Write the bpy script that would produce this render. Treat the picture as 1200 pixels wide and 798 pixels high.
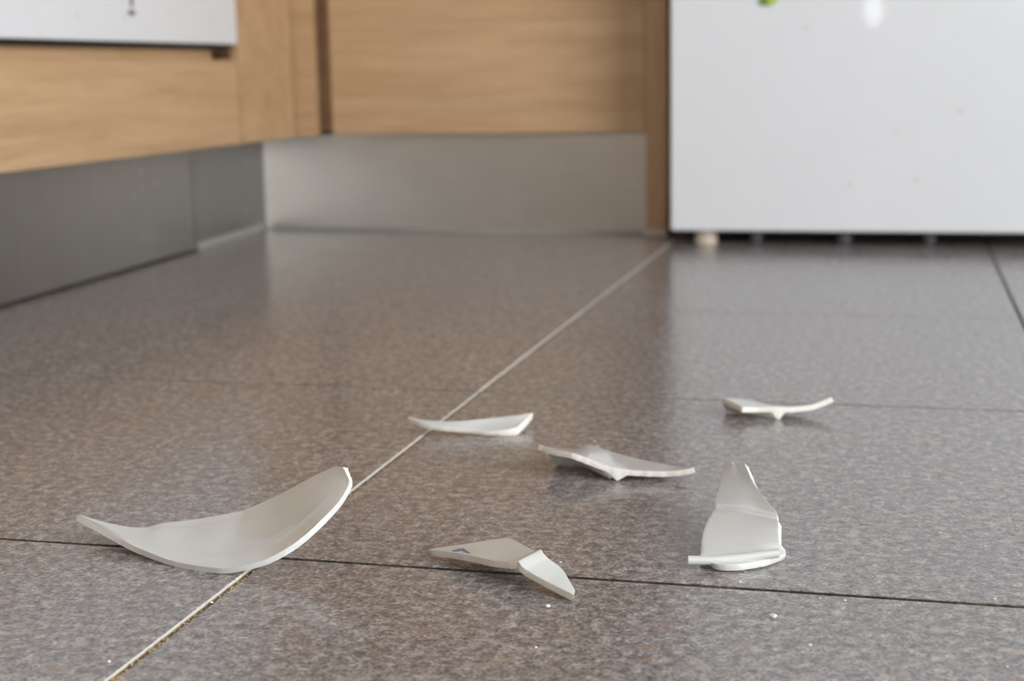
import bpy, bmesh, math, random
from mathutils import Vector, Matrix, noise
random.seed(7)
for o in list(bpy.data.objects): bpy.data.objects.remove(o)
scene = bpy.context.scene
COL = scene.collection

# ------------------------------------------------------------------ camera
cam_d = bpy.data.cameras.new('camera'); cam = bpy.data.objects.new('camera', cam_d); COL.objects.link(cam)
cam_d.sensor_width = 36.0; cam_d.lens = 53.2; cam_d.clip_start = .02; cam_d.clip_end = 60
RC = Matrix(((0.96904684, 0.24622361, -0.01794861), (-0.02616426, 0.17472199, 0.98427011), (0.24548655, -0.95333423, 0.17575605)))
cam.matrix_world = Matrix.Translation((0, 0, .25)) @ RC.transposed().to_4x4()
cam_d.dof.use_dof = True; cam_d.dof.focus_distance = .765; cam_d.dof.aperture_fstop = 8.5; cam_d.dof.aperture_blades = 9
scene.camera = cam
# ------------------------------------------------------------------ world, light, exposure
w = bpy.data.worlds.new('sky'); scene.world = w; w.use_nodes = True
bg = w.node_tree.nodes['Background']; bg.inputs[0].default_value = (.80, .90, 1.0, 1); bg.inputs[1].default_value = 1.0
def area_light(name, loc, rot, sx, sy, power, col):
    l = bpy.data.lights.new(name, 'AREA'); l.shape = 'RECTANGLE'; l.size = sx; l.size_y = sy; l.energy = power; l.color = col
    o = bpy.data.objects.new(name, l); COL.objects.link(o); o.location = loc; o.rotation_euler = rot; return o
area_light('window_daylight_side', (2.26, -.35, 1.08), (0, math.radians(90), 0), 1.9, 2.3, 87, (.955, .98, 1))
area_light('window_daylight_rear', (1.15, -2.16, 1.15), (math.radians(90), 0, 0), 1.5, 1.4, 5, (.955, .98, 1))
glint = area_light('added_fridge_glint_light', (-.121, -2.17, .463), (math.radians(90), 0, 0), .075, .13, .30, (.95, .96, 1)); glint.data.shape = 'ELLIPSE'  # added lamp behind the camera, mirrored in the fridge door as its bright spot
vs = scene.view_settings
vs.view_transform = 'Standard'; vs.look = 'None'; vs.exposure = 0.58; vs.gamma = 1.0; vs.use_curve_mapping = False

# ------------------------------------------------------------------ helpers
def lin(r, g, b):
    f = lambda c: (c/255/12.92) if c/255 <= .04045 else ((c/255+.055)/1.055)**2.4
    return (f(r), f(g), f(b), 1)
class NT:
    def __init__(s, name):
        s.m = bpy.data.materials.new(name); s.m.use_nodes = True; s.t = s.m.node_tree; s.b = s.t.nodes['Principled BSDF']
    def n(s, typ, **k):
        nd = s.t.nodes.new(typ)
        for a, v in k.items():
            if a.startswith('_'): setattr(nd, a[1:], v)
            else:
                key = a.replace('__', ' ')
                nd.inputs[key].default_value = v
        return nd
    def l(s, a, ao, b, bi): s.t.links.new(a.outputs[ao], b.inputs[bi])
    def ramp(s, src, so, stops, interp='LINEAR'):
        r = s.t.nodes.new('ShaderNodeValToRGB'); r.color_ramp.interpolation = interp
        e = r.color_ramp.elements
        while len(e) < len(stops): e.new(.5)
        for el, (p, c) in zip(e, stops): el.position = p; el.color = c if len(c) == 4 else (*c, 1)
        s.l(src, so, r, 'Fac'); return r
    def coords(s, scale=(1, 1, 1), rot=(0, 0, 0), out='Object'):
        tc = s.t.nodes.new('ShaderNodeTexCoord'); mp = s.t.nodes.new('ShaderNodeMapping')
        mp.inputs['Scale'].default_value = scale; mp.inputs['Rotation'].default_value = rot
        s.l(tc, out, mp, 'Vector'); return mp
    def mix(s, fac, a, b, mode='MIX'):
        m = s.t.nodes.new('ShaderNodeMix'); m.data_type = 'RGBA'; m.blend_type = mode
        for val, idx in ((fac, 0), (a, 6), (b, 7)):
            if isinstance(val, tuple) and len(val) == 2 and not isinstance(val[0], (int, float)): s.t.links.new(val[0].outputs[val[1]], m.inputs[idx])
            else: m.inputs[idx].default_value = val
        return m
    def bump(s, src, so, strength, dist):
        bp = s.n('ShaderNodeBump', Strength=strength, Distance=dist); s.l(src, so, bp, 'Height'); s.l(bp, 'Normal', s.b, 'Normal'); return bp
    def set(s, **k):
        for a, v in k.items(): s.b.inputs[a.replace('__', ' ')].default_value = v
        return s.m
def plain(name, col, rough=.5, metal=0, **k):
    t = NT(name); t.set(Base__Color=col, Roughness=rough, Metallic=metal, **k); return t.m

def obj(name, bm, mats, parent=None, smooth=False, loc=None):
    me = bpy.data.meshes.new(name); bm.normal_update(); bm.to_mesh(me); bm.free()
    for m in (mats if isinstance(mats, (list, tuple)) else [mats]): me.materials.append(m)
    if smooth:
        for p in me.polygons: p.use_smooth = True
    o = bpy.data.objects.new(name, me); COL.objects.link(o)
    if loc is not None: o.location = loc
    if parent is not None:
        o.parent = parent
        o.matrix_parent_inverse = Matrix.Translation(-Vector(parent.location)) if parent.type == 'EMPTY' or parent.parent is None else Matrix()
    return o
def tag(o, label, cat, group=None):
    o['label'] = label; o['category'] = cat
    if group: o['group'] = group
    return o
def struct(o, label=None):
    o['kind'] = 'structure'
    if label: o['label'] = label
    return o
def thing(name, label, cat, loc, group=None):
    o = bpy.data.objects.new(name, None); COL.objects.link(o); o.location = loc; o.empty_display_size = .02
    return tag(o, label, cat, group)
def box(x0, x1, y0, y1, z0, z1, bevel=0, seg=2, bm=None):
    own = bmesh.new() if bm is None else bm
    r = bmesh.ops.create_cube(own, size=1)
    for v in r['verts']:
        v.co = Vector((x0+(v.co.x+.5)*(x1-x0), y0+(v.co.y+.5)*(y1-y0), z0+(v.co.z+.5)*(z1-z0)))
    if bevel:
        es = {e for v in r['verts'] for e in v.link_edges}
        bmesh.ops.bevel(own, geom=list(es), offset=bevel, segments=seg, profile=.5, affect='EDGES')
    return own

# ------------------------------------------------------------------ materials
def mat_tile():
    t = NT('speckled_stoneware')
    # texture in world metres so every tile has its own patch of grain
    g = t.t.nodes.new('ShaderNodeNewGeometry')
    oi = t.t.nodes.new('ShaderNodeObjectInfo')
    va = t.n('ShaderNodeVectorMath', _operation='MULTIPLY'); va.inputs[1].default_value = (7.3, 3.1, 0)
    cmb = t.t.nodes.new('ShaderNodeCombineXYZ')
    t.l(oi, 'Random', cmb, 'X'); t.l(oi, 'Random', cmb, 'Y'); t.l(cmb, 'Vector', va, 0)
    ad = t.n('ShaderNodeVectorMath', _operation='ADD'); t.l(g, 'Position', ad, 0); t.l(va, 'Vector', ad, 1)
    P = ad
    fine = t.n('ShaderNodeTexNoise', Scale=480, Detail=5, Roughness=.7); t.l(P, 0, fine, 'Vector')
    med = t.n('ShaderNodeTexNoise', Scale=150, Detail=6, Roughness=.62); t.l(P, 0, med, 'Vector')
    big = t.n('ShaderNodeTexNoise', Scale=14, Detail=4, Roughness=.6); t.l(P, 0, big, 'Vector')
    base = t.ramp(med, 'Fac', [(.32, lin(98, 93, 92)), (.45, lin(131, 126, 125)), (.56, lin(154, 148, 146)), (.68, lin(184, 178, 175))])
    f2 = t.ramp(fine, 'Fac', [(.38, (.42, .41, .40)), (.5, (1, 1, 1)), (.62, (1.5, 1.48, 1.46))])
    c1 = t.mix(1.0, (base, 0), (f2, 0), 'MULTIPLY')
    b2 = t.ramp(big, 'Fac', [(.3, (.90, .90, .90)), (.7, (1.07, 1.06, 1.05))])
    c2 = t.mix(1.0, (c1, 2), (b2, 0), 'MULTIPLY')
    # distorted chips : pale and rusty
    dn = t.n('ShaderNodeTexNoise', Scale=210, Detail=3); t.l(P, 0, dn, 'Vector')
    ds = t.n('ShaderNodeVectorMath', _operation='SCALE'); ds.inputs['Scale'].default_value = .009; t.l(dn, 'Color', ds, 0)
    dp = t.n('ShaderNodeVectorMath', _operation='ADD'); t.l(P, 0, dp, 0); t.l(ds, 0, dp, 1)
    def chips(scale, pick_lo, pick_hi, size_lo, size_hi, off):
        o2 = t.n('ShaderNodeVectorMath', _operation='ADD'); o2.inputs[1].default_value = (off, off*.7, 0); t.l(dp, 0, o2, 0)
        v = t.n('ShaderNodeTexVoronoi', Scale=scale); v.inputs['Randomness'].default_value = 1; t.l(o2, 0, v, 'Vector')
        sep = t.t.nodes.new('ShaderNodeSeparateColor'); t.l(v, 'Color', sep, 'Color')
        pk = t.ramp(sep, 'Red', [(pick_lo, (0, 0, 0)), (pick_hi, (1, 1, 1))])
        sz = t.ramp(v, 'Distance', [(size_lo, (1, 1, 1)), (size_hi, (0, 0, 0))])
        m = t.n('ShaderNodeMath', _operation='MULTIPLY'); t.l(pk, 0, m, 0); t.l(sz, 0, m, 1); return m
    p1 = chips(90, .66, .69, .26, .36, 0); k1 = t.n('ShaderNodeMath', _operation='MULTIPLY'); k1.inputs[1].default_value = .5; t.l(p1, 0, k1, 0)
    c3 = t.mix((k1, 0), (c2, 2), lin(184, 176, 169))
    p2 = chips(105, .78, .81, .24, .40, 3.7); k2 = t.n('ShaderNodeMath', _operation='MULTIPLY'); k2.inputs[1].default_value = .5; t.l(p2, 0, k2, 0)
    c4 = t.mix((k2, 0), (c3, 2), lin(150, 116, 90))
    p3 = chips(150, .72, .76, .22, .40, 9.1); k3 = t.n('ShaderNodeMath', _operation='MULTIPLY'); k3.inputs[1].default_value = .5; t.l(p3, 0, k3, 0)
    c5 = t.mix((k3, 0), (c4, 2), lin(80, 74, 74))
    t.l(c5, 2, t.b, 'Base Color')
    rr = t.ramp(big, 'Fac', [(.3, (.19, .19, .19)), (.7, (.24, .24, .24))]); t.l(rr, 0, t.b, 'Roughness')
    t.bump(fine, 'Fac', .10, .0004)
    t.set(IOR=1.75)
    return t.m
def mat_grout(name, a, b, c, scale=260):
    t = NT(name); mp = t.coords()
    n1 = t.n('ShaderNodeTexNoise', Scale=scale, Detail=5, Roughness=.7); t.l(mp, 0, n1, 'Vector')
    n2 = t.n('ShaderNodeTexNoise', Scale=9, Detail=3); t.l(mp, 0, n2, 'Vector')
    r1 = t.ramp(n1, 'Fac', [(.36, a), (.5, b), (.64, c)])
    r2 = t.ramp(n2, 'Fac', [(.35, (.6, .58, .55)), (.6, (1.1, 1.1, 1.1))])
    m = t.mix(1.0, (r1, 0), (r2, 0), 'MULTIPLY'); t.l(m, 2, t.b, 'Base Color'); t.set(Roughness=.9)
    t.bump(n1, 'Fac', .6, .001); return t.m
def mat_wood(name, axis):
    t = NT(name)
    sc = {'X': (1.1, 16, 16), 'Y': (16, 1.1, 16), 'Z': (16, 16, 1.1)}[axis]
    g = t.t.nodes.new('ShaderNodeNewGeometry'); mp = t.t.nodes.new('ShaderNodeMapping'); mp.inputs['Scale'].default_value = sc; t.l(g, 'Position', mp, 'Vector')
    n0 = t.n('ShaderNodeTexNoise', Scale=1.2, Detail=3); t.l(mp, 0, n0, 'Vector')
    n1 = t.n('ShaderNodeTexNoise', Scale=3.2, Detail=7, Roughness=.62, Distortion=.5); t.l(mp, 0, n1, 'Vector')
    n2 = t.n('ShaderNodeTexNoise', Scale=14, Detail=4, Roughness=.6); t.l(mp, 0, n2, 'Vector')
    r1 = t.ramp(n1, 'Fac', [(.28, lin(184, 147, 109)), (.48, lin(195, 159, 121)), (.62, lin(201, 166, 128)), (.8, lin(208, 175, 138))])
    r2 = t.ramp(n2, 'Fac', [(.35, (.93, .92, .91)), (.55, (1.01, 1.01, 1.01))])
    r0 = t.ramp(n0, 'Fac', [(.3, (.93, .91, .88)), (.7, (1.05, 1.05, 1.05))])
    m = t.mix(1.0, (r1, 0), (r2, 0), 'MULTIPLY'); m2 = t.mix(1.0, (m, 2), (r0, 0), 'MULTIPLY')
    t.l(m2, 2, t.b, 'Base Color'); t.set(Roughness=.42); t.bump(n2, 'Fac', .08, .001); return t.m
def mat_steel(name, axis, col):
    t = NT(name)
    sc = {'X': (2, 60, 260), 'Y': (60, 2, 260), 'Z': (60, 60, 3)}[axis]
    g = t.t.nodes.new('ShaderNodeNewGeometry'); mp = t.t.nodes.new('ShaderNodeMapping'); mp.inputs['Scale'].default_value = sc; t.l(g, 'Position', mp, 'Vector')
    n1 = t.n('ShaderNodeTexNoise', Scale=4, Detail=4); t.l(mp, 0, n1, 'Vector')
    n2 = t.n('ShaderNodeTexNoise', Scale=11, Detail=5, Roughness=.6); t.l(g, 'Position', n2, 'Vector')
    r = t.ramp(n2, 'Fac', [(.3, tuple(c*.96 for c in col[:3])), (.7, tuple(min(1, c*1.03) for c in col[:3]))])
    sk = t.ramp(n1, 'Fac', [(.3, (.93, .93, .93)), (.7, (1.05, 1.05, 1.05))]); m1 = t.mix(1.0, (r, 0), (sk, 0), 'MULTIPLY')
    vo = t.n('ShaderNodeTexVoronoi', Scale=42); t.l(g, 'Position', vo, 'Vector'); sp_ = t.t.nodes.new('ShaderNodeSeparateColor'); t.l(vo, 'Color', sp_, 'Color')
    a1 = t.ramp(vo, 'Distance', [(.08, (1, 1, 1)), (.20, (0, 0, 0))]); a2 = t.ramp(sp_, 'Red', [(.80, (0, 0, 0)), (.84, (.35, .35, .35))])
    am = t.n('ShaderNodeMath', _operation='MULTIPLY'); t.l(a1, 0, am, 0); t.l(a2, 0, am, 1)
    m2 = t.mix((am, 0), (m1, 2), (.8, .8, .78, 1)); t.l(m2, 2, t.b, 'Base Color')
    rr = t.ramp(n1, 'Fac', [(.3, (.30, .30, .30)), (.7, (.42, .42, .42))]); t.l(rr, 0, t.b, 'Roughness')
    t.set(Metallic=1.0); t.bump(n1, 'Fac', .12, .0005); return t.m
def mat_porcelain():
    t = NT('white_glazed_porcelain'); mp = t.coords()
    n = t.n('ShaderNodeTexNoise', Scale=40, Detail=2); t.l(mp, 0, n, 'Vector')
    r = t.ramp(n, 'Fac', [(.3, lin(209, 208, 204)), (.7, lin(216, 215, 211))]); t.l(r, 0, t.b, 'Base Color')
    t.set(Roughness=.12, Coat__Weight=.15, Coat__Roughness=.05); t.bump(n, 'Fac', .03, .001); return t.m
def mat_fracture():
    t = NT('raw_broken_porcelain'); mp = t.coords()
    n = t.n('ShaderNodeTexNoise', Scale=700, Detail=4, Roughness=.7); t.l(mp, 0, n, 'Vector')
    r = t.ramp(n, 'Fac', [(.3, lin(224, 217, 206)), (.7, lin(240, 235, 226))]); t.l(r, 0, t.b, 'Base Color')
    t.set(Roughness=.6); t.bump(n, 'Fac', .25, .0006); return t.m
def mat_lacquer(name, col, rough):
    t = NT(name); g = t.t.nodes.new('ShaderNodeNewGeometry')
    n = t.n('ShaderNodeTexNoise', Scale=26, Detail=3); t.l(g, 'Position', n, 'Vector')
    v = t.n('ShaderNodeTexVoronoi', Scale=16); t.l(g, 'Position', v, 'Vector')
    s = t.ramp(v, 'Distance', [(.05, (.84, .80, .75)), (.11, (1, 1, 1))])
    r = t.ramp(n, 'Fac', [(.3, tuple(c*.985 for c in col[:3])), (.7, col[:3])])
    m = t.mix(.5, (r, 0), (s, 0), 'MULTIPLY'); t.l(m, 2, t.b, 'Base Color'); t.set(Roughness=rough, Coat__Weight=.3, Coat__Roughness=.03); return t.m
def mat_wall():
    t = NT('white_wall_paint'); mp = t.coords()
    n = t.n('ShaderNodeTexNoise', Scale=60, Detail=4); t.l(mp, 0, n, 'Vector')
    r = t.ramp(n, 'Fac', [(.3, lin(138, 136, 133)), (.7, lin(146, 144, 141))]); t.l(r, 0, t.b, 'Base Color')
    t.set(Roughness=.85); t.bump(n, 'Fac', .1, .001); return t.m
M = dict(tile=mat_tile(), grout_dark=mat_grout('dark_dirty_grout', lin(48, 40, 34), lin(72, 61, 52), lin(104, 90, 75)),
         grout_light=mat_grout('sandy_light_grout', lin(92, 76, 54), lin(136, 116, 86), lin(176, 158, 128)),
         grout_grey=mat_grout('grey_grout', lin(70, 64, 58), lin(88, 82, 76), lin(110, 103, 96)),
         grout_taupe=mat_grout('taupe_grout', lin(104, 97, 91), lin(124, 116, 110), lin(142, 134, 127)),
         tile_edge=plain('pale_cut_tile_edge', lin(206, 199, 190), .6),
         wood_x=mat_wood('oak_veneer_grain_across', 'X'), wood_y=mat_wood('oak_veneer_grain_along', 'Y'), wood_z=mat_wood('oak_edge_upright', 'Z'),
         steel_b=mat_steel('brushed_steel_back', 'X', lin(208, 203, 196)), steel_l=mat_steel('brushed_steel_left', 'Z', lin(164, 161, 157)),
         porc=mat_porcelain(), frac=mat_fracture(), white=mat_lacquer('white_fridge_lacquer', lin(233, 233, 234), .22),
         white2=mat_lacquer('white_appliance_lacquer', lin(228, 228, 230), .25), wall=mat_wall(),
         dark=plain('dark_rubber_and_gap_shade', lin(26, 25, 23), .7), seal=plain('milky_silicone_strip', lin(158, 154, 146), .4),  # dark: rubber parts, also the shade painted into the appliance door gap
         foot=plain('cream_plastic_foot', lin(206, 190, 170), .5), blue=plain('blue_backstamp_ink', lin(112, 118, 156), .3),
         green=plain('leaf_green_plastic', lin(110, 150, 30), .4), lime=plain('lime_plastic', lin(180, 205, 70), .4),
         mark=plain('grey_print_ink', lin(120, 120, 124), .5), frame=plain('white_window_frame', lin(232, 232, 230), .4),
         glass=None, brown=plain('dark_brown_hinge', lin(70, 50, 34), .5), crumb=plain('sand_crumb', lin(190, 160, 105), .9))

# ------------------------------------------------------------------ the room
XL, XR, YB, YF, ZC = -1.53, 2.30, 2.86, -2.20, 2.50
floor_bm = box(XL, XR, YF, YB, -.06, -.0022)
floor = struct(obj('floor', floor_bm, M['grout_dark']), 'grey speckled stoneware tile floor with worn joints')
X0, PX, Y0, PY = -.3170, .4365, .7083, .4200       # joints of the tile grid (metres)
GX, GY = .0032, .0028
def tile_mesh(name, wx, wy, lift):
    bm = box(-wx/2, wx/2, -wy/2, wy/2, -.009, 0)
    top = [e for e in bm.edges if all(abs(v.co.z) < 1e-6 for v in e.verts)]
    bmesh.ops.bevel(bm, geom=top, offset=.0007, segments=2, profile=.5, affect='EDGES')
    bm.normal_update()
    for f in bm.faces: f.material_index = 1 if f.normal.x > .6 else (2 if abs(f.normal.y) > .6 else 0)
    me = bpy.data.meshes.new(name); bm.to_mesh(me); bm.free(); me.materials.append(M['tile']); me.materials.append(M['tile_edge']); me.materials.append(M['grout_dark']); return me
TM = tile_mesh('tile', PX-GX, PY-GY, 0)
edge_dark = TM.copy(); edge_dark.materials[1] = M['tile']
TM2 = TM.copy(); TM2.materials[2] = M['grout_taupe']; edge_dark2 = edge_dark.copy(); edge_dark2.materials[2] = M['grout_taupe']   # rows further back
for i in range(-3, 6):
    for j in range(-7, 6):
        cx, cy = X0+(i+.5)*PX, Y0+(j+.5)*PY
        if cx-PX/2 > XR or cx+PX/2 < XL or cy-PY/2 > YB or cy+PY/2 < YF: continue
        o = bpy.data.objects.new('tile', (TM if i == -1 else edge_dark) if j < 1 else (TM2 if i == -1 else edge_dark2)); COL.objects.link(o); o.parent = floor
        lift = (.0005, .0009, .0007, .0006)[j % 4] if i == -1 else -.0002*random.random()
        o.location = (cx, cy, lift*.9 if i == -1 else lift)
bm = bmesh.new(); box(X0-GX/2-.0002, X0+GX/2+.0002, YF+.01, YB-.01, -.0026, -.0012, bm=bm)
obj('joint_filling', bm, M['grout_light'], floor)
bm = bmesh.new(); box(X0+PX-GX/2-.0002, X0+PX+GX/2+.0002, YF+.01, YB-.01, -.0026, -.0016, bm=bm)
obj('joint_filling', bm, M['grout_grey'], floor)
for k in range(1, 5):                              # better kept cross joints further back
    bm = bmesh.new(); box(XL+.01, XR-.01, Y0+k*PY-GY/2-.0002, Y0+k*PY+GY/2+.0002, -.0026, -.0007, bm=bm)
    obj('joint_filling', bm, M['grout_taupe'], floor)
bm = bmesh.new()
rng = random.Random(3)
for k in range(260):                               # sandy crumbs lodged in the long joint
    y = .50+.42*rng.random()**1.3; x = X0+.0006+rng.gauss(.0008, .0009); s = rng.uniform(.0003, .0008)
    r = bmesh.ops.create_icosphere(bm, subdivisions=1, radius=s)
    for v in r['verts']:
        v.co = Vector((v.co.x*rng.uniform(.7, 1.3)+x, v.co.y*rng.uniform(.7, 1.4)+y, v.co.z*.7-.0004))
cr = obj('joint_crumbs', bm, M['crumb'], floor); cr['kind'] = 'stuff'

def wall(name, *boxes):
    bm = bmesh.new()
    for b in boxes: box(*b, bm=bm)
    return struct(obj(name, bm, M['wall']))
wall('wall_left', (XL-.1, XL, YF, YB, -.06, ZC))
wall('wall_back', (XL-.1, XR+.1, YB, YB+.1, -.06, ZC))
# right wall with a tall window opening, front wall with a smaller one
wall('wall_right', (XR, XR+.1, YF, -1.5, -.06, ZC), (XR, XR+.1, .8, YB, -.06, ZC), (XR, XR+.1, -1.5, .8, -.06, .12), (XR, XR+.1, -1.5, .8, 2.04, ZC))
wall('wall_front', (XL-.1, .4, YF-.1, YF, -.06, ZC), (1.9, XR+.1, YF-.1, YF, -.06, ZC), (.4, 1.9, YF-.1, YF, -.06, .45), (.4, 1.9, YF-.1, YF, 1.85, ZC))
wall('ceiling', (XL-.1, XR+.1, YF-.1, YB+.1, ZC, ZC+.1))
def frame_y(x, y0, y1, z0, z1):
    bm = bmesh.new(); t = .05
    for b in ((x, x+.06, y0, y0+t, z0, z1), (x, x+.06, y1-t, y1, z0, z1), (x, x+.06, y0+t, y1-t, z0, z0+t), (x, x+.06, y0+t, y1-t, z1-t, z1), (x, x+.06, (y0+y1)/2-t/2, (y0+y1)/2+t/2, z0+t, z1-t)): box(*b, bm=bm)
    return bm
struct(obj('window_1', frame_y(XR+.02, -1.5, .8, .12, 2.04), M['frame']))
bm = frame_y(YF-.08, .4, 1.9, .45, 1.85)
for v in bm.verts: v.co = Vector((v.co.y, v.co.x, v.co.z))
bmesh.ops.reverse_faces(bm, faces=bm.faces)
struct(obj('window_2', bm, M['frame']))

# ------------------------------------------------------------------ plinths
H = .25
XD, YD = -3.735*H, 9.05*H                           # cabinet fronts
def slab(x0, y0, x1, y1, t, z0, z1, side):
    """upright board whose front face runs (x0,y0)-(x1,y1); thickness t away from the room"""
    d = Vector((x1-x0, y1-y0, 0)).normalized(); nrm = Vector((-d.y, d.x, 0))*side
    bm = bmesh.new(); vs_ = []
    for z in (z0, z1):
        for p in (Vector((x0, y0, z)), Vector((x1, y1, z)), Vector((x1, y1, z))+nrm*t, Vector((x0, y0, z))+nrm*t): vs_.append(bm.verts.new(p))
    for f in ((0, 1, 2, 3), (4, 5, 6, 7), (0, 1, 5, 4), (1, 2, 6, 5), (2, 3, 7, 6), (3, 0, 4, 7)): bm.faces.new([vs_[i] for i in f])
    bmesh.ops.recalc_face_normals(bm, faces=bm.faces); return bm
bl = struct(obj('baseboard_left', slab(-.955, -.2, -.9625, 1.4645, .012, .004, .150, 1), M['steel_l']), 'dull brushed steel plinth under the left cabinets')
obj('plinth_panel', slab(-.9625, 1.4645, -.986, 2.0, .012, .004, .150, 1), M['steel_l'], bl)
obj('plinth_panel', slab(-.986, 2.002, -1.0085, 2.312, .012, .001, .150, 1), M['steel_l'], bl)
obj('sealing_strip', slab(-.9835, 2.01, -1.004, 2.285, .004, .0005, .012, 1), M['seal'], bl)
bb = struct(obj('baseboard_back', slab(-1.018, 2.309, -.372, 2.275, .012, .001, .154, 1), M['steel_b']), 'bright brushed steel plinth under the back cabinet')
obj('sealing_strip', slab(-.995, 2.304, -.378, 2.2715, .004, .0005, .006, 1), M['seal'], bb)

# ------------------------------------------------------------------ left run
ZB = .605*H
t = thing('base_cabinet', 'oak veneer base cabinet with low front panel below the white appliance', 'cabinet', (-1.2, 1.72, ZB))
obj('cabinet_body', box(-1.50, XD-.042, 1.20, 2.060, ZB+.002, .86), M['wood_y'], t)
obj('adjoining_panel', box(-1.50, XD, -.20, 1.196, ZB, .86, .001), M['wood_y'], t)
obj('front_panel', box(XD-.018, XD, 1.20, 2.0605, ZB, 1.083*H, .001), M['wood_y'], t)
obj('recessed_rail', box(XD-.040, XD-.022, 1.20, 2.0605, 1.070*H, 1.150*H, .0006), M['wood_y'], t)
obj('gap_shade_strip', box(XD-.034, XD-.006, 1.20, 2.0605, 1.151*H, 1.1705*H), M['dark'], t)  # dark strip standing in for the shade in the gap under the appliance door
obj('corner_bracket', box(XD-.020, XD+.001, 2.020, 2.040, 1.095*H, 1.14*H, .002), M['brown'], t)
t = thing('built_in_appliance', 'white built-in appliance front with small grey mark above the oak panel', 'appliance', (-1.2, 1.72, 1.172*H))
dr = obj('door', box(XD-.016, XD+.004, 1.20, 2.0575, 1.172*H, .86, .003, 3), M['white2'], t)
bm = bmesh.new()
r = bmesh.ops.create_uvsphere(bm, u_segments=14, v_segments=8, radius=1)
for v in r['verts']: v.co = Vector((XD+.0042+v.co.x*.0006, 6.99*H+v.co.y*.0052, 1.372*H+v.co.z*.008))
r = bmesh.ops.create_uvsphere(bm, u_segments=14, v_segments=8, radius=1)
for v in r['verts']: v.co = Vector((XD+.0042+v.co.x*.0005, 6.985*H+v.co.y*.011, 1.315*H+v.co.z*.0038))
obj('printed_mark', bm, M['mark'], dr, smooth=True)
t = thing('corner_panel', 'narrow oak corner panel between the appliance and the back cabinet', 'cabinet', (-1.0, 2.15, ZB))
obj('front_panel', box(XD-.018, XD, 2.0675, 2.2640, ZB, .86, .001), M['wood_x'], t)
obj('carcass', box(XD-.50, XD-.02, 2.0675, 2.2500, ZB+.002, .86), M['wood_x'], t)
# ------------------------------------------------------------------ back cabinet
ZK = .622*H
t = thing('base_cabinet', 'oak veneer back cabinet with wide door beside the refrigerator', 'cabinet', (-.6, YD, ZK))
obj('filler_strip', box(XD-.016, -3.590*H, YD+.008, YD+.026, ZK-.003, .86), M['wood_x'], t)
obj('door', box(-3.473*H, -1.484*H, YD, YD+.019, ZK, .86, .001), M['wood_x'], t)
obj('cabinet_body', box(-3.78*H, -1.50*H, YD+.034, YB-.01, ZK+.004, .86), M['wood_x'], t)
ep = obj('end_panel', box(-1.479*H, -1.352*H, YD-.004, YB-.01, .012, .86, .001), M['wood_z'], t)
obj('panel_foot', box(-1.478*H, -1.350*H, YD-.004, YD+.05, .0005, .0118, .001), M['foot'], ep)
# ------------------------------------------------------------------ refrigerator
FX0, FX1, FY = -1.262*H, 1.16*H, 8.55*H
FZ = .081*H
t = thing('refrigerator', 'tall white refrigerator standing right of the oak cabinet', 'refrigerator', ((FX0+FX1)/2, FY+.3, 0))
obj('body', box(FX0+.002, FX1-.002, FY+.062, YB-.03, FZ+.012, 1.72, .004), M['white'], t)
dr = obj('lower_door', box(FX0, FX1, FY, FY+.055, FZ, 1.05, .005, 3), M['white'], t)
obj('upper_door', box(FX0, FX1, FY, FY+.055, 1.058, 1.72, .005, 3), M['white'], t)
obj('door_gasket', box(FX0+.01, FX1-.01, FY+.055, FY+.062, FZ+.01, 1.71), M['dark'], t)
obj('base_grille', box(FX0+.01, FX1-.01, FY+.085, FY+.10, .004, FZ+.012), M['dark'], t)
def foot(x, y, r, h, m, tt):
    bm = bmesh.new()
    bmesh.ops.create_cone(bm, cap_ends=True, segments=20, radius1=r, radius2=r*.82, depth=h)
    for v in bm.verts: v.co += Vector((x, y, h/2))
    bmesh.ops.bevel(bm, geom=[e for e in bm.edges if abs(e.verts[0].co.z-e.verts[1].co.z) < 1e-6], offset=.0015, segments=2, affect='EDGES')
    return obj('foot', bm, m, tt, smooth=False)
foot(-1.07*H, FY+.03, .017, FZ+.012, M['foot'], t); foot(FX1-.05, FY+.03, .017, FZ+.012, M['foot'], t)
foot(-.80*H, FY+.075, .010, FZ+.01, M['mark'], t); foot(-.30*H, FY+.075, .012, FZ+.01, M['mark'], t); foot(.17*H, FY+.075, .010, FZ+.01, M['mark'], t)
# magnet at the upper edge of the picture
t = thing('fridge_magnet', 'green leaf-shaped magnet on the white refrigerator door', 'magnet', (-.722*H, FY, 1.33*H))
def leaf(x, z, L, W, ang, m, yoff):
    bm = bmesh.new(); n = 14; front = []; back = []
    for k in range(n):
        a = 2*math.pi*k/n; u = math.cos(a)*L; v = math.sin(a)*W*(1-.25*math.cos(a))
        p = Vector((u*math.cos(ang)-v*math.sin(ang)+x, 0, u*math.sin(ang)+v*math.cos(ang)+z))
        back.append(bm.verts.new(p+Vector((0, FY-.0005-yoff, 0)))); front.append(bm.verts.new(Vector((x, 0, z))+(p-Vector((x, 0, z)))*.85+Vector((0, FY-.004-yoff, 0))))
    bm.faces.new(front); bm.faces.new(back[::-1])
    for k in range(n): bm.faces.new((back[k], back[(k+1) % n], front[(k+1) % n], front[k]))
    bmesh.ops.recalc_face_normals(bm, faces=bm.faces); return bm
lf = obj('leaf', leaf(-.720*H, 1.354*H, .014, .006, .25, M['green'], 0), M['green'], t)
obj('leaf_tip', leaf(-.700*H, 1.352*H, .008, .006, .5, M['lime'], .002), M['lime'], lf)

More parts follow.
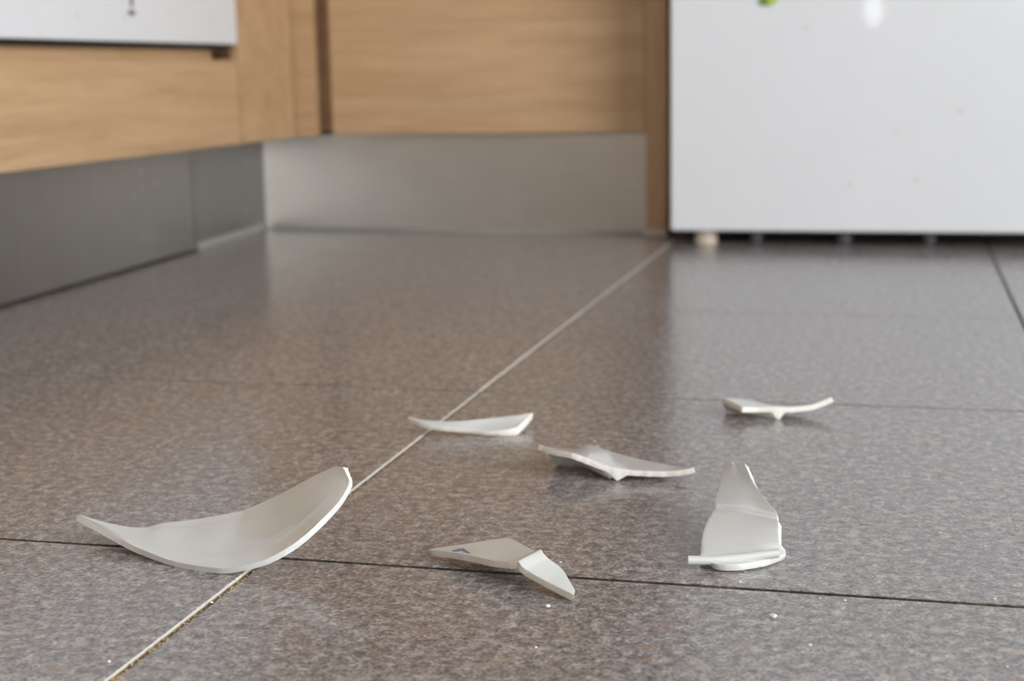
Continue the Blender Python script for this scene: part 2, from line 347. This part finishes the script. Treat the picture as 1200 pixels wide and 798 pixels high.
# ------------------------------------------------------------------ broken plate
SH = {
  'big': [[[-434.58, 720.0, 13.08], [-412.67, 707.5, 10.34], [-384.66, 692.5, 6.28], [-357.04, 681.25, 3.78], [-326.92, 675.0, 4.16], [-305.4, 677.5, 9.24], [-291.49, 683.75, 16.64], [-280.71, 692.5, 26.28], [-274.04, 702.5, 34.1], [-271.48, 710.0, 40.29], [-271.82, 712.5, 43.24]], [[-434.79, 721.25, 12.94], [-421.73, 720.0, 10.39], [-403.93, 717.5, 8.78], [-390.95, 716.25, 9.44], [-382.29, 717.5, 11.97], [-365.74, 720.0, 14.09], [-351.15, 721.25, 16.94], [-337.23, 723.75, 19.84], [-320.68, 726.25, 27.14], [-300.15, 725.0, 38.42], [-284.42, 722.5, 46.6], [-277.25, 718.75, 48.16]]],
  'sliver': [[[-330.11, 985.0, 11.0], [-317.61, 979.09, 9.5], [-302.03, 978.66, 7.5], [-283.17, 983.55, 5.0], [-271.83, 984.64, 4.0], [-260.46, 987.95, 4.6], [-252.99, 992.34, 6.0]], [[-330.07, 986.85, 11.5], [-315.7, 983.01, 10.5], [-298.11, 986.44, 9.5], [-276.38, 997.34, 10.0], [-254.56, 1008.85, 11.0], [-247.22, 1016.94, 11.0]]],
  'tilted': [[[-214.89, 898.47, 18.39], [-203.3, 890.81, 17.53], [-190.31, 885.7, 17.23], [-178.09, 885.95, 12.87], [-167.65, 886.93, 9.33], [-154.73, 888.84, 7.29], [-133.99, 890.96, 6.93], [-122.0, 891.24, 8.78], [-116.87, 891.78, 10.23]], [[-214.97, 903.42, 16.89], [-204.51, 920.73, 10.82], [-198.65, 935.2, 7.18], [-194.18, 943.86, 8.09], [-191.48, 944.6, 8.32], [-173.71, 934.12, 6.31], [-154.68, 920.13, 6.26], [-127.58, 901.12, 7.53], [-117.39, 895.7, 9.44]]],
  'tilted_ring': [[[-161.83, 889.74, 0.2], [-169.26, 892.37, 0.2], [-183.69, 899.89, 0.2], [-202.97, 913.11, 0.2], [-216.92, 930.15, 0.2]], [[-161.83, 889.94, 6.11], [-169.38, 893.21, 5.96], [-183.72, 900.44, 8.31], [-202.31, 910.62, 9.82], [-213.59, 916.26, 10.68]]],
  'far': [[[-104.53, 1061.79, 10.47], [-94.84, 1068.25, 9.22], [-81.83, 1071.65, 9.46], [-69.97, 1074.6, 8.94], [-57.57, 1078.03, 10.21], [-50.53, 1080.26, 12.49], [-46.43, 1081.64, 14.22], [-43.51, 1082.66, 15.67]], [[-121.57, 1088.94, 10.86], [-110.83, 1093.57, 9.61], [-92.8, 1093.61, 7.38], [-81.53, 1091.93, 5.3], [-70.39, 1090.51, 4.76], [-57.59, 1090.01, 6.94], [-50.38, 1090.27, 9.68], [-43.73, 1088.54, 13.76]]],
  'upright': [[[-90.84, 733.91, 4.2], [-83.91, 729.82, 4.2], [-73.4, 731.22, 4.2], [-61.44, 739.72, 4.2], [-51.25, 751.46, 4.2]], [[-92.94, 736.73, 6.31], [-74.77, 744.4, 5.44], [-51.93, 754.56, 5.89]], [[-94.41, 750.03, 6.51], [-75.77, 753.93, 7.35], [-54.91, 756.42, 8.76]], [[-95.18, 763.02, 9.8], [-76.93, 764.84, 11.25], [-55.95, 764.22, 12.69]], [[-93.84, 775.6, 13.55], [-75.8, 775.29, 15.14], [-56.48, 769.94, 15.99]], [[-92.02, 784.93, 16.1], [-78.87, 783.21, 16.86], [-68.61, 779.52, 16.64], [-57.38, 772.93, 16.43]], [[-93.69, 801.03, 14.71], [-80.52, 799.31, 15.44], [-70.06, 795.65, 15.15], [-59.08, 789.07, 15.31]], [[-93.72, 817.17, 16.96], [-79.7, 813.75, 18.65], [-65.58, 801.53, 18.01]], [[-93.58, 832.4, 19.72], [-83.53, 827.96, 21.43], [-74.23, 819.99, 22.1]], [[-93.91, 852.18, 25.04], [-89.68, 849.33, 26.48], [-86.86, 845.78, 26.02], [-81.56, 841.16, 27.73]]],
  'upright_bar': [[[-98.64, 730.82, 4.93], [-86.54, 733.89, 4.71], [-72.05, 738.8, 5.39], [-54.63, 744.65, 7.08]]],
  'stamped': [[[-232.7, 721.9, 5.0], [-218.63, 714.53, 7.0], [-205.29, 706.13, 8.6], [-191.13, 696.78, 10.0], [-180.35, 690.72, 11.8], [-176.54, 689.41, 13.0], [-174.2, 686.84, 11.6], [-170.95, 685.7, 9.8], [-160.44, 680.66, 6.8], [-145.02, 672.33, 3.9]], [[-232.5, 722.04, 5.2], [-213.44, 728.33, 7.4], [-194.79, 737.23, 9.0], [-182.73, 723.04, 10.5], [-172.76, 709.62, 12.0], [-169.36, 707.45, 13.8], [-167.06, 704.09, 12.8], [-164.0, 702.05, 11.0], [-155.79, 696.08, 8.0], [-145.54, 677.76, 4.1]]],
  'stamp': [[[-217.96, 715.35, 7.1], [-215.31, 718.82, 7.3], [-213.08, 719.06, 7.5], [-206.96, 710.4, 8.2], [-208.11, 710.48, 8.1], [-212.49, 715.43, 7.6], [-214.51, 714.52, 7.4]]],
  'chips': [[-51.13, 670.71, 3.2], [-155.69, 663.26, 2.4], [-164.07, 721.19, 1.2], [-326.85, 558.42, 1.8], [-318.04, 670.41, 1.5], [-163.83, 728.15, 1.3], [-32.73, 639.24, 1.6], [-70.95, 715.89, 1.6], [-19.92, 699.0, 1.5], [-191.95, 969.84, 1.5], [-196.39, 983.44, 1.8], [48.75, 715.24, 1.4], [-149.34, 612.13, 1.2], [48.85, 630.77, 1.4], [-315.68, 636.83, 1.5], [-31.46, 700.25, 1.2]],
}

def V(p): return Vector(p)/1000
def resample(pts, n):
    """Catmull-Rom through the points, n samples equally spaced by chord length"""
    pts = [V(p) for p in pts]; d = [0]
    for a, b in zip(pts, pts[1:]): d.append(d[-1]+(b-a).length)
    out = []
    ext = [pts[0]*2-pts[1]]+pts+[pts[-1]*2-pts[-2]]
    for k in range(n):
        s = d[-1]*k/(n-1); i = 0
        while i < len(pts)-2 and s > d[i+1]: i += 1
        u = (s-d[i])/max(1e-9, d[i+1]-d[i]); p0, p1, p2, p3 = ext[i:i+4]
        # centripetal-safe blend: mix Catmull-Rom with linear to avoid overshoot
        cr_ = .5*((2*p1)+(-p0+p2)*u+(2*p0-5*p1+4*p2-p3)*u*u+(-p0+3*p1-3*p2+p3)*u**3)
        out.append(p1.lerp(p2, u)*.3+cr_*.7)
    return out
def sheet(rows, nu=48, nv=14, th=.0036, thf=None, sag=0.0, glazed='', bevel=.0004, rim='', rim_bevel=.0013, jitter=.00025, flare=0, prof=None, byparam=False, seed=0):
    """rows near->far, each left->right; gives a closed slab whose upper face passes through them"""
    if byparam:    # same stations in every row
        R_ = []
        n = len(rows[0])
        for r in rows:
            pts = [V(p) for p in r]; ext = [pts[0]*2-pts[1]]+pts+[pts[-1]*2-pts[-2]]; o_ = []
            for k in range(nu):
                s = (n-1)*k/(nu-1); i = min(int(s), n-2); u = s-i; p0, p1, p2, p3 = ext[i:i+4]
                c_ = .5*((2*p1)+(-p0+p2)*u+(2*p0-5*p1+4*p2-p3)*u*u+(-p0+3*p1-3*p2+p3)*u**3)
                o_.append(p1.lerp(p2, u)*.45+c_*.55)
            R_.append(o_)
    else: R_ = [resample(r, nu) for r in rows]
    grid = []
    for j in range(nv):
        if len(rows) == 2:
            v = j/(nv-1)
            line = [a.lerp(b, v) for a, b in zip(*R_)]
        else:
            s = (len(rows)-1)*j/(nv-1); i = min(int(s), len(rows)-2); u = s-i
            line = []
            for k in range(nu):
                p1, p2 = R_[i][k], R_[i+1][k]; p0 = R_[i-1][k] if i else p1*2-p2; p3 = R_[i+2][k] if i+2 < len(rows) else p2*2-p1
                c_ = .5*((2*p1)+(-p0+p2)*u+(2*p0-5*p1+4*p2-p3)*u*u+(-p0+3*p1-3*p2+p3)*u**3)
                line.append(p1.lerp(p2, u)*.5+c_*.5)
            v = j/(nv-1)
        if prof: line = [p+Vector((0, 0, prof(k/(nu-1), v))) for k, p in enumerate(line)]
        if sag: line = [p-Vector((0, 0, sag*4*v*(1-v)*math.sin(math.pi*min(1, max(0, k/(nu-1)))) )) for k, p in enumerate(line)]
        grid.append(line)
    # normals
    top = grid; nrm = [[None]*nu for _ in range(nv)]
    for j in range(nv):
        for k in range(nu):
            du = top[j][min(k+1, nu-1)]-top[j][max(k-1, 0)]; dv = top[min(j+1, nv-1)][k]-top[max(j-1, 0)][k]
            c = du.cross(dv)
            nrm[j][k] = c.normalized() if c.length > 1e-12 else Vector((0, 0, 1))
    for _ in range(2):
        sm = [[None]*nu for _ in range(nv)]
        for j in range(nv):
            for k in range(nu):
                a = Vector()
                for jj in (j-1, j, j+1):
                    for kk in (k-1, k, k+1):
                        if 0 <= jj < nv and 0 <= kk < nu: a += nrm[jj][kk]
                sm[j][k] = a.normalized()
        nrm = sm
    bm = bmesh.new(); T = []; B = []
    for j in range(nv):
        tr = []; br = []
        for k in range(nu):
            p = top[j][k]; q = p-nrm[j][k]*th
            if thf: q.z -= thf(k/(nu-1), j/(nv-1))
            edge = ('N' if j == 0 else '')+('F' if j == nv-1 else '')+('L' if k == 0 else '')+('R' if k == nu-1 else '')
            if edge and jitter and not any(e in rim for e in edge):
                jv = Vector((noise.noise(p*420+Vector((seed, 0, 0))), noise.noise(p*420+Vector((0, seed+9, 0))), 0))*jitter
                p = p+jv; q = q+jv+Vector((noise.noise(q*300), noise.noise(q*300+Vector((5, 5, 5))), 0))*jitter*1.5
            if flare and k == nu-1:
                q = q+(top[j][k]-top[j][k-1]).normalized()*flare
            if q.z < .0002: q.z = .0002
            tr.append(bm.verts.new(p)); br.append(bm.verts.new(q))
        T.append(tr); B.append(br)
    for j in range(nv-1):
        for k in range(nu-1):
            bm.faces.new((T[j][k], T[j][k+1], T[j+1][k+1], T[j+1][k])); bm.faces.new((B[j][k], B[j+1][k], B[j+1][k+1], B[j][k+1]))
    def side(a, b, c, d, s):
        f = bm.faces.new((a, b, c, d)); f.material_index = 0 if s in glazed else 1
    bev = {'rim': [], 'cut': []}
    def mark(v1, v2, s):
        e = bm.edges.get((v1, v2)); bev['rim' if s in rim else 'cut'].append(e)
    for k in range(nu-1):
        side(B[0][k], B[0][k+1], T[0][k+1], T[0][k], 'N'); side(T[-1][k], T[-1][k+1], B[-1][k+1], B[-1][k], 'F')
        for L in (T, B): mark(L[0][k], L[0][k+1], 'N'); mark(L[-1][k], L[-1][k+1], 'F')
    for j in range(nv-1):
        side(T[j][0], T[j+1][0], B[j+1][0], B[j][0], 'L'); side(B[j][-1], B[j+1][-1], T[j+1][-1], T[j][-1], 'R')
        for L in (T, B): mark(L[j][0], L[j+1][0], 'L'); mark(L[j][-1], L[j+1][-1], 'R')
    if bev['rim']: bmesh.ops.bevel(bm, geom=[e for e in bev['rim'] if e.is_valid], offset=rim_bevel, segments=3, profile=.5, affect='EDGES', clamp_overlap=True)
    cut = [e for e in bev['cut'] if e and e.is_valid]
    if cut and bevel: bmesh.ops.bevel(bm, geom=cut, offset=bevel, segments=2, profile=.5, affect='EDGES', clamp_overlap=True, material=1)
    bmesh.ops.recalc_face_normals(bm, faces=bm.faces)
    bm.normal_update()
    for e in bm.edges:
        if len(e.link_faces) == 2 and e.calc_face_angle(0) > math.radians(50): e.smooth = False
    return bm
def tube(path, prof, n=24):
    """closed sweep of a 2-D profile (side, up) along the path"""
    pts = resample(path, n); bm = bmesh.new(); rings = []
    for i, p in enumerate(pts):
        d = (pts[min(i+1, n-1)]-pts[max(i-1, 0)]); d.z = 0; d.normalize(); s = Vector((d.y, -d.x, 0))
        pr = prof(i/(n-1))
        rings.append([bm.verts.new(p+s*a+Vector((0, 0, b))) for a, b in pr])
    m = len(rings[0])
    for a, b in zip(rings, rings[1:]):
        for k in range(m): bm.faces.new((a[k], a[(k+1) % m], b[(k+1) % m], b[k]))
    e0 = bm.faces.new(rings[0]); e1 = bm.faces.new(rings[-1][::-1]); e0.material_index = 1; e1.material_index = 1
    bmesh.ops.recalc_face_normals(bm, faces=bm.faces)
    for e in bm.edges:
        if len(e.link_faces) == 2 and e.calc_face_angle(0) > math.radians(45): e.smooth = False
    return bm
PM = [M['porc'], M['frac']]
G = 'broken pieces of the white plate'
def shard(name, bm, label):
    o = obj(name, bm, PM, smooth=True)
    return tag(o, label, 'plate shard', G)
def ring_prof(wb, wt, h):
    return [(-wb, 0), (-wb*.55, -.0), (wb*.55, 0), (wb, .0004), (wb+.3*(wt-wb), h*.5), (wt, h), (-wt, h), (-wb-.3*(wt-wb), h*.5)]

def big_prof(u, v):
    # shallow dish between rim and well, a soft ridge along the right-hand flank, a broken lip at the back
    r = -.0016*math.sin(math.pi*v)*math.sin(math.pi*u)
    w_ = max(0, math.sin(math.pi*min(1, max(0, (u-.46)/.46))))
    r += .0007*math.exp(-((v-.20-.35*(u-.5))/.05)**2)*w_
    k = max(0, math.sin(math.pi*min(1, max(0, (u-.26)/.36))))**.6
    r -= .0009*k*math.exp(-((v-.90)/.045)**2)
    return r
def ridge(u0, w, h, u_of_v, grow=0):
    """triangular foot ring under the sheet, running along u = u0 + u_of_v(v)"""
    def f(u, v):
        d = abs(u-(u0+u_of_v(v)))/w
        return (h+grow*v)*(1-d)**.9 if d < 1 else 0
    return f
o = shard('plate_shard', sheet(SH['big'], 80, 30, .0032, glazed='N', rim='N', prof=big_prof, seed=1), 'largest curved rim shard, rocking on the long floor joint')
o = shard('plate_shard', sheet(SH['sliver'], 56, 12, .0034, sag=.0003, seed=2, bevel=.0005, thf=lambda u, v: .0022*max(0, min(1, (u-.8)/.15))), 'slim shard lying across the floor joint behind the big rim piece')
o = shard('plate_shard', sheet(SH['tilted'], 90, 26, .0034, glazed='R', rim='R', rim_bevel=.001, seed=3, thf=ridge(.552, .06, .0046, lambda v: -.44*v**.7, .006)), 'shard propped on its foot ring with the left end raised, mid floor')
o = shard('plate_shard', sheet(SH['far'], 90, 26, .0038, glazed='R', rim='R', rim_bevel=.0014, seed=4, thf=ridge(.415, .07, .0066, lambda v: -.36*v**.8)), 'small shard with upturned rim, the farthest piece on the right')
o = shard('plate_shard', sheet(SH['upright'], 26, 55, .0034, glazed='N', seed=5, bevel=.0006, flare=.0009,
    prof=lambda u, v: -.0005*(.5+.7*u)*math.exp(-((v-.64)/.03)**2)), 'shard tapering up to a chipped point with a ridge along its foot')
def bar_prof(u):
    return [(.0030*math.cos(a), .0025*math.sin(a)+.0006*math.cos(a)) for a in [2*math.pi*k/14 for k in range(14)]]
obj('foot_ring', tube(SH['upright_bar'][0], bar_prof), PM, o, smooth=True)
o = shard('plate_shard', sheet(SH['stamped'], 90, 18, .0034, byparam=True, seed=6, jitter=.00015), 'upside-down pointed shard with a trace of blue print, nearest the camera')
# blue backstamp: a thin print following the base
sp = [V(p) for p in SH['stamp'][0]]
bm = bmesh.new(); bm.faces.new([bm.verts.new(p+Vector((0, 0, .0004))) for p in sp])
r = bmesh.ops.extrude_face_region(bm, geom=bm.faces[:])
for v in [g for g in r['geom'] if isinstance(g, bmesh.types.BMVert)]: v.co.z -= .0008
bmesh.ops.recalc_face_normals(bm, faces=bm.faces)
obj('blue_print', bm, M['blue'], o)

# ------------------------------------------------------------------ tiny chips
CHIP_LABELS = [
 'largest loose white chip, in the right foreground', 'white chip just below the tip of the upside-down shard',
 'tiny white chip right of the upside-down shard', 'white speck left of the long joint in the bottom left corner',
 'white speck under the big rim shard beside the long joint', 'tiny white chip farther right of the upside-down shard',
 'small white speck in front of the largest loose chip', 'cream speck in front of the shard with the chipped point',
 'white speck beside the dark cross joint, right of centre', 'tiny white chip behind the propped shard',
 'small white chip just behind the raised corner of the propped shard', 'white speck on the dark cross joint at the right edge',
 'tiny white speck in the foreground below the upside-down shard', 'pale speck in the bottom right corner of the floor',
 'white speck caught on the long joint below the big rim shard', 'tiny pale speck by the dark cross joint']
for k, (x, y, s) in enumerate(SH['chips']):
    rg = random.Random(50+k); bm = bmesh.new()
    r = bmesh.ops.create_icosphere(bm, subdivisions=1, radius=s*.0005)
    for v in r['verts']:
        v.co = Vector((v.co.x*rg.uniform(.7, 1.5), v.co.y*rg.uniform(.7, 1.2), max(-s*.00025, v.co.z*rg.uniform(.4, .9))))
    zmin = min(v.co.z for v in bm.verts)
    for v in bm.verts: v.co += Vector((x/1000, y/1000, .0003-zmin))
    tag(obj('porcelain_chip', bm, M['frac']), CHIP_LABELS[k], 'chip', 'porcelain crumbs scattered on the floor')
